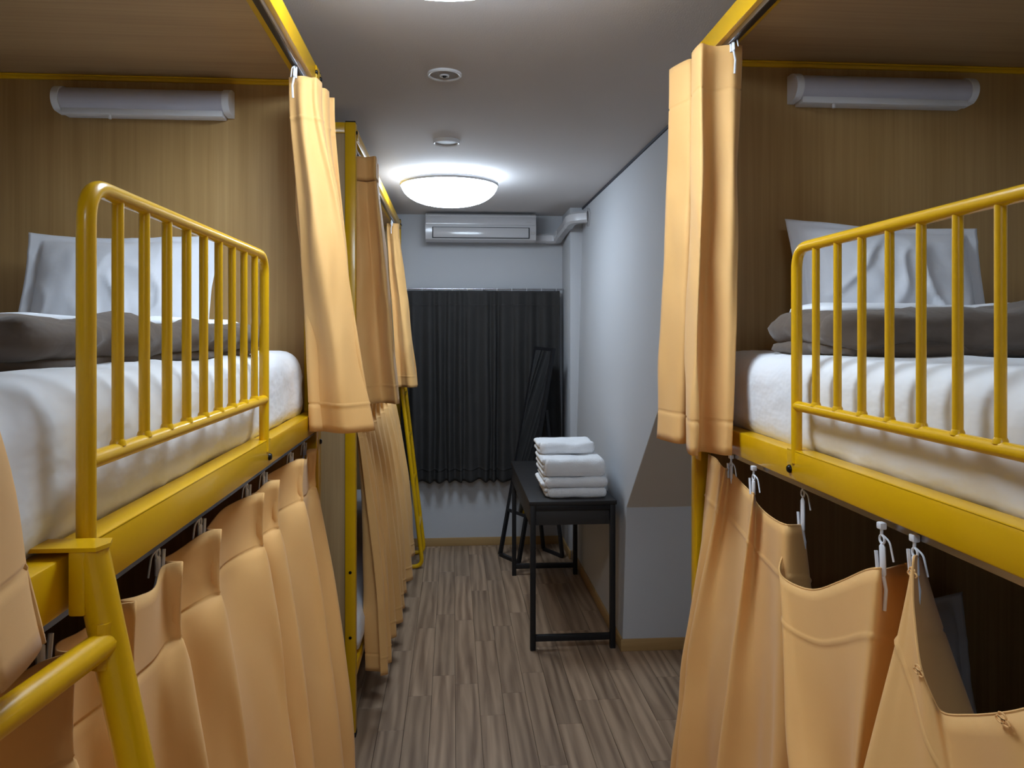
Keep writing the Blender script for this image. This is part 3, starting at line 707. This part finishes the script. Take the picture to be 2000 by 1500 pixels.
# -- sagging curtain with open hooks on the lower bunk by the stair soffit: columns from far to near
def rightlower():
    XT = 0.607
    def C(top, ptop, mid, bot, zb=0.17):
        # top: (u,v,X) pixel on the plane X ; mid, bot: (X,Y,Z)
        p = atX(*top); q = Vector(mid); b = Vector((bot[0], bot[1], zb))
        h = p.lerp(q, 0.2); h.x = p.x * 0.82 + q.x * 0.18 + ptop
        return [tuple(p), tuple(h), tuple(p.lerp(q, 0.6)), tuple(q), tuple(q.lerp(b, 0.5)), tuple(b)]
    g = []
    g.append(C((1384, 888, 0.625), 0, (0.590, 1.86, 0.75), (0.560, 1.90)))
    g.append(C((1398, 896, 0.612), 0, (0.560, 1.83, 0.75), (0.505, 1.85)))
    g.append(C((1408, 909, 0.614), 0, (0.580, 1.79, 0.75), (0.56, 1.80)))
    g.append(C((1415, 915, 0.592), 0, (0.535, 1.74, 0.75), (0.49, 1.76)))
    g.append(C((1424, 918, 0.612), 0, (0.575, 1.69, 0.75), (0.56, 1.71)))
    g.append(C((1445, 940, 0.614), 0, (0.580, 1.61, 0.75), (0.57, 1.63)))
    g.append(C((1466, 961, 0.606), 0, (0.565, 1.53, 0.75), (0.52, 1.56)))
    g.append(C((1472, 964, 0.588), 0, (0.535, 1.49, 0.75), (0.48, 1.52)))
    g.append(C((1476, 980, 0.606), 0, (0.575, 1.45, 0.75), (0.55, 1.47)))
    g.append(C((1498, 1004, 0.607), 0, (0.580, 1.36, 0.75), (0.56, 1.39)))
    g.append(C((1532, 1024, 0.594), 0, (0.560, 1.29, 0.75), (0.52, 1.34)))
    g.append(C((1569, 1027, 0.640), 0, (0.625, 1.25, 0.75), (0.60, 1.29)))
    g.append(C((1560, 1045, 0.650), 0, (0.640, 1.22, 0.75), (0.60, 1.24)))
    g.append(C((1536, 1070, 0.605), 0, (0.590, 1.19, 0.75), (0.55, 1.19)))
    g.append(C((1522, 1112, 0.575), 0, (0.520, 1.14, 0.75), (0.46, 1.13)))
    for (u, v, X, mx, my, mz, bx_, by_) in (
            (1540, 1136, .580, .545, 1.11, .75, .52, 1.10),
            (1588, 1152, .588, .568, 1.07, .75, .55, 1.07),
            (1640, 1136, .592, .565, 1.04, .75, .54, 1.05),
            (1690, 1114, .594, .540, 1.02, .75, .50, 1.03),
            (1718, 1110, .598, .535, 1.005, .75, .48, 1.01),
            (1728, 1112, .625, .62, 1.0, .75, .58, 1.0),
            (1766, 1102, .690, .74, .99, .75, .68, .99),
            (1800, 1096, .680, .78, .965, .75, .72, .965),
            (1794, 1088, .625, .64, .94, .75, .60, .945),
            (1785, 1090, .592, .468, .93, .75, .42, .93),
            (1783, 1135, .582, .475, .87, .75, .43, .88),
            (1785, 1195, .573, .50, .81, .75, .46, .82),
            (1797, 1296, .560, .508, .74, .75, .48, .76),
            (1818, 1355, .562, .525, .69, .74, .50, .71),
            (1842, 1392, .570, .535, .64, .73, .51, .66),
            (1895, 1397, .572, .535, .58, .73, .51, .60),
            (1958, 1393, .566, .520, .53, .73, .48, .54),
            (2005, 1384, .575, .540, .47, .74, .52, .48),
            (2080, 1365, .585, .55, .40, .75, .53, .40),
            (2200, 1400, .600, .55, .30, .75, .53, .30)):
        g.append(C((u, v, X), 0, (mx, my, mz), (bx_, by_)))
    vs, fs, A = cloth('c', g, 'curtain', wr=0.009, seed=77.0, ncol=7, seams=(0.085,))
    o = finish_curtain(vs, fs, 'sagging apricot curtain partly unhooked from the lower bunk opposite the ladder', 'lower bunk curtains')
    # white edging thread along the open heading
    pts = [tuple(Vector(A[0, c])) for c in range(A.shape[1])]
    MB().tube(pts, 0.0016, 6).build('heading_edge', 'curtain', o)
    for (u, v, X, ly) in ((1428, 912, 0.612, 0), (1472, 955, 0.604, 0.0), (1568, 1024, 0.634, 0), (1722, 1106, 0.605, -0.004), (1786, 1088, 0.612, -0.004)):
        p = atX(u, v, X); hook(o, p, -1, RAIL0 - 0.01, ly)
    # small loops of pleat tape that came loose
    for (u, v, X) in ((1797, 1303, 0.556), (1962, 1397, 0.562), (1785, 1112, 0.588)):
        p = atX(u, v, X)
        m = MB()
        for s in (-1, 0.2, 1):
            m.tube([p + Vector((-0.002, 0.004 * s + 0.006 * math.cos(a), -0.006 * abs(s) + 0.003 * math.sin(a))) for a in np.linspace(0, 2 * math.pi, 11)[:-1]], 0.0011, 6, closed=True)
        m.build('pleat_loop', 'curtain', o)
rightlower()

# ------------------------------------------------------------------ ladders
def ladder(label, ytop, dirv, width, ztop, xtop, leanx, r, bend, rungs, plate):
    """first stile at ytop; dirv unit XY vector along the rungs; leanx: sideways travel per metre of drop"""
    t = thing('bunk_ladder', (xtop + leanx * ztop, ytop + dirv[1] * width / 2, 0), label, 'ladder', 'bunk ladders')
    d = Vector((dirv[0], dirv[1], 0))
    def at(k, z): return Vector((xtop + leanx * (ztop - z), ytop, z)) + d * (k * width)
    zb = r + 0.001
    for k in (0, 1):      # stile whose foot curls back under the bed
        c = at(k, 0.0); f = Vector((c.x, c.y, zb))
        pts = rounded([at(k, ztop), f, f + Vector((-0.13, 0, 0))], bend, 9)
        MB().tube(densify(pts, 0.06), r, 16).build('stile', 'yellow', t)
    for z in rungs:
        m = MB().tube([at(0.0, z) + d * r * 0.2, at(1.0, z) - d * r * 0.2], r * 0.82, 14)
        for k in (0, 1):
            c = at(k, z); m.tube([c + Vector((0, 0, -r * 1.3)) + d * (0.012 if k == 0 else -0.012), c + Vector((0, 0, r * 1.3)) + d * (0.012 if k == 0 else -0.012)], r * 0.55, 8)
        m.build('rung', 'yellow', t)
    for k in (0, 1):
        c = at(k, ztop)
        m = MB()
        m.prism([(c.x + 0.014, c.y - 0.018), (c.x + 0.02, c.y), (c.x + 0.014, c.y + 0.018), (c.x - 0.062, c.y + 0.018), (c.x - 0.062, c.y - 0.018)], 'z', ztop - 0.001, ztop + 0.003)
        m.box((c.x - 0.012, c.y - 0.017, ztop - 0.062), (c.x + 0.004, c.y + 0.017, ztop), 0.003)
        m.build('hook_plate', 'yellow', t)
    return t
ladder('yellow tube ladder hooked over the rail beside the nearest guard post', 0.765, Vector((-0.10, -0.995)).normalized(), 0.36, 1.3155, -0.348, 0.20, 0.0165, 0.09, (1.225, 0.95, 0.67, 0.39), True)
ladder('yellow tube ladder by the window curtain with its rounded foot on the floor', 4.98, Vector((0, 1)), 0.32, 1.3125, -0.347, 0.115, 0.0135, 0.10, (1.12, 0.84, 0.55, 0.26), True)

# ------------------------------------------------------------------ air conditioner and pipe cover
ya = YB - 0.2
pa, pb = atY(831, 422, ya), atY(1047, 472, ya)
xa, xb = pa.x, pb.x; z1, z0 = CEIL - 0.018, pb.z
t = thing('air_conditioner', ((xa + xb) / 2, YB, z0), 'white wall air conditioner above the dark window curtain', 'air conditioner')
prof = [(YB - 0.001, z0 + 0.03), (YB - 0.05, z0), (ya + 0.02, z0), (ya + 0.004, z0 + 0.012), (ya, z0 + 0.03), (ya - 0.004, z0 + 0.1), (ya + 0.004, z1 - 0.012), (ya + 0.02, z1), (YB - 0.001, z1)]
MB().prism(prof, 'x', xa, xb).build('case', 'ac', t)
hh = z1 - z0
m = MB(); m.prism([(ya - 0.012, z0 + hh * 0.58), (ya - 0.014, z0 + hh * 0.62), (ya - 0.004, z1 - 0.03), (ya + 0.012, z1 - 0.012), (ya + 0.012, z0 + hh * 0.58)], 'x', xa + 0.002, xb - 0.002)
m.build('front_panel', 'ac', t)
x0v, x1v = xa + (xb - xa) * 0.065, xa + (xb - xa) * 0.935
v0 = MB().box((x0v - 0.004, ya - 0.0075, z0 + hh * 0.10), (x1v + 0.004, ya + 0.01, z0 + hh * 0.50)).build('outlet', 'ac_gap', t)
MB().box((x0v + 0.003, ya - 0.013, z0 + hh * 0.125), (x1v - 0.003, ya - 0.002, z0 + hh * 0.48), 0.003).build('vane', 'ac', t)
MB().box((x1v + 0.012, ya - 0.008, z0 + hh * 0.25), (x1v + 0.04, ya, z0 + hh * 0.36), 0.001).build('display', 'vent', t)
MB().box((x1v - 0.02, ya - 0.0145, z0 + hh * 0.68), (x1v + 0.015, ya - 0.008, z0 + hh * 0.70), 0.0005).build('badge', 'vent', t)
# pipe cover: along the back wall, round the corner, up to a collar in the right wall
yd = YB - 0.06
q0 = Vector((xb + 0.002, yd - 0.02, z0 + 0.035)); q1 = Vector((0.72, yd - 0.02, z0 + 0.035))
e = atX(1150, 428, wallx(2.2) - 0.01); e2 = Vector((wallx(2.25) - 0.045, 4.95, e.z))
t = thing('pipe_cover', (q1.x, q1.y, z0), 'white pipe duct running from the air conditioner to a collar on the side wall', 'pipe duct')
def duct(pts, wdt, name):
    m = MB(); vs = []; fs = []
    for i, p in enumerate(pts):
        p = Vector(p); tn = (Vector(pts[min(i + 1, len(pts) - 1)]) - Vector(pts[max(i - 1, 0)])).normalized()
        side = tn.cross(Vector((0, 0, 1))).normalized(); up = side.cross(tn)
        cs = []
        for a in range(8):
            ang = math.pi / 8 + a * math.pi / 4; cs.append((math.cos(ang), math.sin(ang)))
        sq = [(1, 0.6), (0.6, 1), (-0.6, 1), (-1, 0.6), (-1, -0.6), (-0.6, -1), (0.6, -1), (1, -0.6)]
        for (a, b) in sq: vs.append(p + side * a * wdt / 2 + up * b * wdt / 2)
    n = len(pts)
    for i in range(n - 1):
        for k in range(8): fs.append((i * 8 + k, i * 8 + (k + 1) % 8, (i + 1) * 8 + (k + 1) % 8, (i + 1) * 8 + k))
    fs += [tuple(range(8))[::-1], tuple((n - 1) * 8 + k for k in range(8))]
    return m.add(vs, fs).build(name, 'ac', t)
duct([q0, q1 - Vector((0.06, 0, 0))], 0.062, 'straight_duct')
duct([tuple(v) for v in rounded([q1 - Vector((0.062, 0, 0)), q1 + Vector((0.02, -0.01, 0)), Vector((0.745, 5.27, z0 + 0.06))], 0.06, 5)], 0.07, 'elbow')
duct([Vector((0.745, 5.275, z0 + 0.058)), Vector((0.76, 5.02, 2.24))], 0.066, 'rising_duct')
duct([tuple(v) for v in rounded([Vector((0.76, 5.024, 2.239)), Vector((0.768, 4.93, 2.262)), Vector((wallx(2.26) - 0.004, 4.88, 2.265))], 0.06, 5)], 0.072, 'wall_elbow')
MB().lathe([(0.058, -0.012), (0.058, -0.003), (0.05, 0.0)], (wallx(2.26) + 0.002, 4.88, 2.262), 32, 'x').build('collar', 'ac', t)

# ------------------------------------------------------------------ dark window curtain on its rod
yc = YB - 0.1
zc1, zc0 = 1.815, 0.475
xa, xb = -0.352, 0.772
rod = MB().tube([(xa - 0.006, yc, zc1 + 0.012), (0.782, yc, zc1 + 0.012)], 0.006, 10).build('curtain_rod', 'steel')
tag(rod, 'thin steel rod carrying the dark window curtain', 'curtain rod')
for x in (-0.33, 0.22, 0.73):
    MB().box((x - 0.006, yc, zc1 + 0.006), (x + 0.006, YB - 0.001, zc1 + 0.016), 0.001).build('bracket', 'steel', rod)
grid = []; rng = random.Random(4); x = xa; k = 0
while x < xb:
    s = 1 if k % 2 else -1; a = rng.uniform(0.014, 0.03); hb = rng.uniform(0, 0.012)
    grid.append([(x, yc + s * a * 0.35, zc1 + 0.002), (x, yc + s * a * 0.5, zc1 - 0.09), (x + rng.uniform(-0.006, 0.006), yc + s * a, zc1 - 0.5),
                 (x + rng.uniform(-0.008, 0.008), yc + s * a * 1.15, zc1 - 0.95), (x + rng.uniform(-0.01, 0.01), yc + s * a * 1.4, zc0 + (hb if s > 0 else -0.004))])
    x += rng.uniform(0.026, 0.062); k += 1
vs, fs, A = cloth('w', grid, 'dark_curtain', wr=0.003, seed=3.0, ncol=5, hem=0.08)
wc = finish_curtain(vs, fs, 'dark charcoal window curtain hanging to below the table top height', None, 'dark_curtain', 'window_curtain')
for x in np.arange(xa + 0.03, xb, 0.105):
    MB().tube([(x, yc + 0.008 * math.cos(a), zc1 + 0.01 + 0.009 * math.sin(a)) for a in np.linspace(0, 2 * math.pi, 13)[:-1]], 0.0016, 6, closed=True).build('curtain_ring', 'hook', wc)

# ------------------------------------------------------------------ console table
tx0, tx1, ty0, ty1, tz = 0.362, 0.786, 3.645, 4.815, 0.714
t = thing('console_table', ((tx0 + tx1) / 2, (ty0 + ty1) / 2, 0), 'narrow black console table carrying the stack of towels', 'table')
MB().box((tx0, ty0, tz - 0.02), (tx1, ty1, tz), 0.002).build('table_top', 'black_wood', t)
ap = MB(); ap.box((tx0 + 0.004, ty0 + 0.03, tz - 0.118), (tx0 + 0.018, ty1 - 0.03, tz - 0.02), 0.001); ap.build('apron', 'black_wood', t)
MB().box((tx1 - 0.018, ty0 + 0.03, tz - 0.118), (tx1 - 0.004, ty1 - 0.03, tz - 0.02), 0.001).build('apron', 'black_wood', t)
MB().box((tx0 + 0.034, ty0 + 0.02, tz - 0.118), (tx1 - 0.034, ty0 + 0.034, tz - 0.044), 0.001).build('drawer_side', 'drawer', t)
MB().box((tx0 + 0.034, ty1 - 0.034, tz - 0.118), (tx1 - 0.034, ty1 - 0.02, tz - 0.044), 0.001).build('drawer_side', 'drawer', t)
for y in (ty0 + 0.004, ty1 - 0.030):
    for x in (tx0 + 0.006, tx1 - 0.032):
        MB().box((x, y, 0), (x + 0.026, y + 0.026, tz - 0.02), 0.002).build('leg', 'black_metal', t)
    MB().box((tx0 + 0.032, y + 0.003, 0.042), (tx1 - 0.032, y + 0.023, 0.072), 0.002).build('stretcher', 'black_metal', t)
    MB().box((tx0 + 0.032, y + 0.003, tz - 0.044), (tx1 - 0.032, y + 0.023, tz - 0.0205), 0.002).build('top_rail', 'black_metal', t)

# ------------------------------------------------------------------ towels
def towel(label, x0, x1, y0, y1, z0, h, layers, seed, crumple=0.003):
    # folded cloth: a spiral of layers with a round fold at the front
    t = thing('towel', ((x0 + x1) / 2, (y0 + y1) / 2, z0), label, 'towel', 'folded towels')
    rng = random.Random(seed)
    def sheet(name, xa, xb, ya, yb, za, zb, sd, amp):
        hh = zb - za
        mb = soft_box((xa, ya, za), (xb, yb, zb), (0.02, min(0.024, hh * 0.5), hh * 0.46), 0.01, amp, 13.0, sd)
        out = []
        for p in mb.v:
            p = Vector(p); kz = (p.z - za) / hh
            p.z += crumple * fbm((p.x, p.y, seed), 9) * max(0, kz); p.y += 0.5 * crumple * fbm((p.x * 2, p.z * 4, seed), 9)
            out.append(p)
        mb.v = out
        return mb.build(name, 'towel', t, smooth=True)
    sheet('towel_body', x0, x1, y0, y1, z0 + 0.0003, z0 + h, seed * 3.1, 0.0035)
    for k in range(layers):        # folded edges showing at the side
        za = z0 + h * (k + 0.06) / layers; zb = z0 + h * (k + 0.98) / layers
        sheet('towel_fold', x0 - rng.uniform(0.006, 0.02), x0 + 0.08, y0 + rng.uniform(0.015, 0.03), y1 - 0.01, za, zb, seed * 5 + k, 0.003)
z = tz
towel('white folded towel at the bottom of the stack on the console table', 0.458, 0.752, 3.70, 4.03, z, 0.048, 2, 1); z += 0.049
towel('white folded towel second from the bottom of the stack', 0.448, 0.758, 3.70, 4.03, z, 0.050, 2, 2); z += 0.051
towel('thickest white folded towel just under the topmost one', 0.445, 0.748, 3.71, 4.05, z, 0.088, 3, 3, 0.006); z += 0.088
towel('shorter white folded towel on top of the stack', 0.44, 0.722, 3.86, 4.1, z, 0.062, 2, 4, 0.012)

# ------------------------------------------------------------------ standing mirror
f0, f1 = Vector((0.32, 5.225, 0)), Vector((0.43, 5.03, 0))      # front foot bar on the floor (far, near)
b0, b1 = Vector((0.63, 5.335, 0)), Vector((0.735, 5.14, 0))     # rear foot bar
T0, T1 = Vector((0.578, 5.30, 1.412)), Vector((0.672, 5.12, 1.405))
t = thing('standing_mirror', ((f0.x + b1.x) / 2, (f0.y + b1.y) / 2, 0), 'tall leaning black framed mirror between the console table and the dark curtain', 'mirror')
def bar(a, b, wd, name, par, up=Vector((0, 1, 0))):
    a, b = Vector(a), Vector(b); d = (b - a).normalized(); s = d.cross(up)
    if s.length < 1e-3: s = d.cross(Vector((1, 0, 0)))
    s.normalize(); u = s.cross(d); vs = []
    for p in (a, b):
        for (i, j) in ((1, 1), (-1, 1), (-1, -1), (1, -1)): vs.append(p + s * i * wd / 2 + u * j * wd / 2)
    return MB().add(vs, [(3, 2, 1, 0), (4, 5, 6, 7)] + [(k, (k + 1) % 4, 4 + (k + 1) % 4, 4 + k) for k in range(4)]).build(name, 'black_metal', par, smooth=False)
lift = Vector((0, 0, 0.011))
wd = (f1 - f0).normalized()
def fr(s, z): a = f0.lerp(f1, s); b = T0.lerp(T1, s); return a.lerp(b, z / 1.41) + lift
bar(fr(0, 0), fr(0, 1.41), 0.022, 'side_bar', t, wd); bar(fr(1, 0), fr(1, 1.41), 0.022, 'side_bar', t, wd)
bar(fr(0, 0), fr(1, 0), 0.022, 'foot_bar', t); bar(fr(0, 1.40), fr(1, 1.40), 0.022, 'top_bar', t); bar(fr(0, 0.3), fr(1, 0.3), 0.02, 'lower_bar', t)
nrm = (T0 - f0).cross(wd).normalized()
if nrm.x > 0: nrm = -nrm
vs = [fr(0.05, 0.31) , fr(0.95, 0.31), fr(0.95, 1.39), fr(0.05, 1.39)]
MB().add([v + nrm * 0.006 for v in vs] + [v - nrm * 0.004 for v in vs], [(0, 1, 2, 3), (7, 6, 5, 4)] + [(k, (k + 1) % 4, 4 + (k + 1) % 4, 4 + k) for k in range(4)]).build('glass', 'mirror', t, smooth=False)
for s, bb in ((0.0, b0), (1.0, b1)):
    bar(bb + lift, fr(s, 1.0) - nrm * 0.02, 0.02, 'rear_leg', t, wd)
bar(b0 + lift, b1 + lift, 0.02, 'rear_foot_bar', t)

for o in bpy.data.objects:
    if '_o' in o: del o['_o']
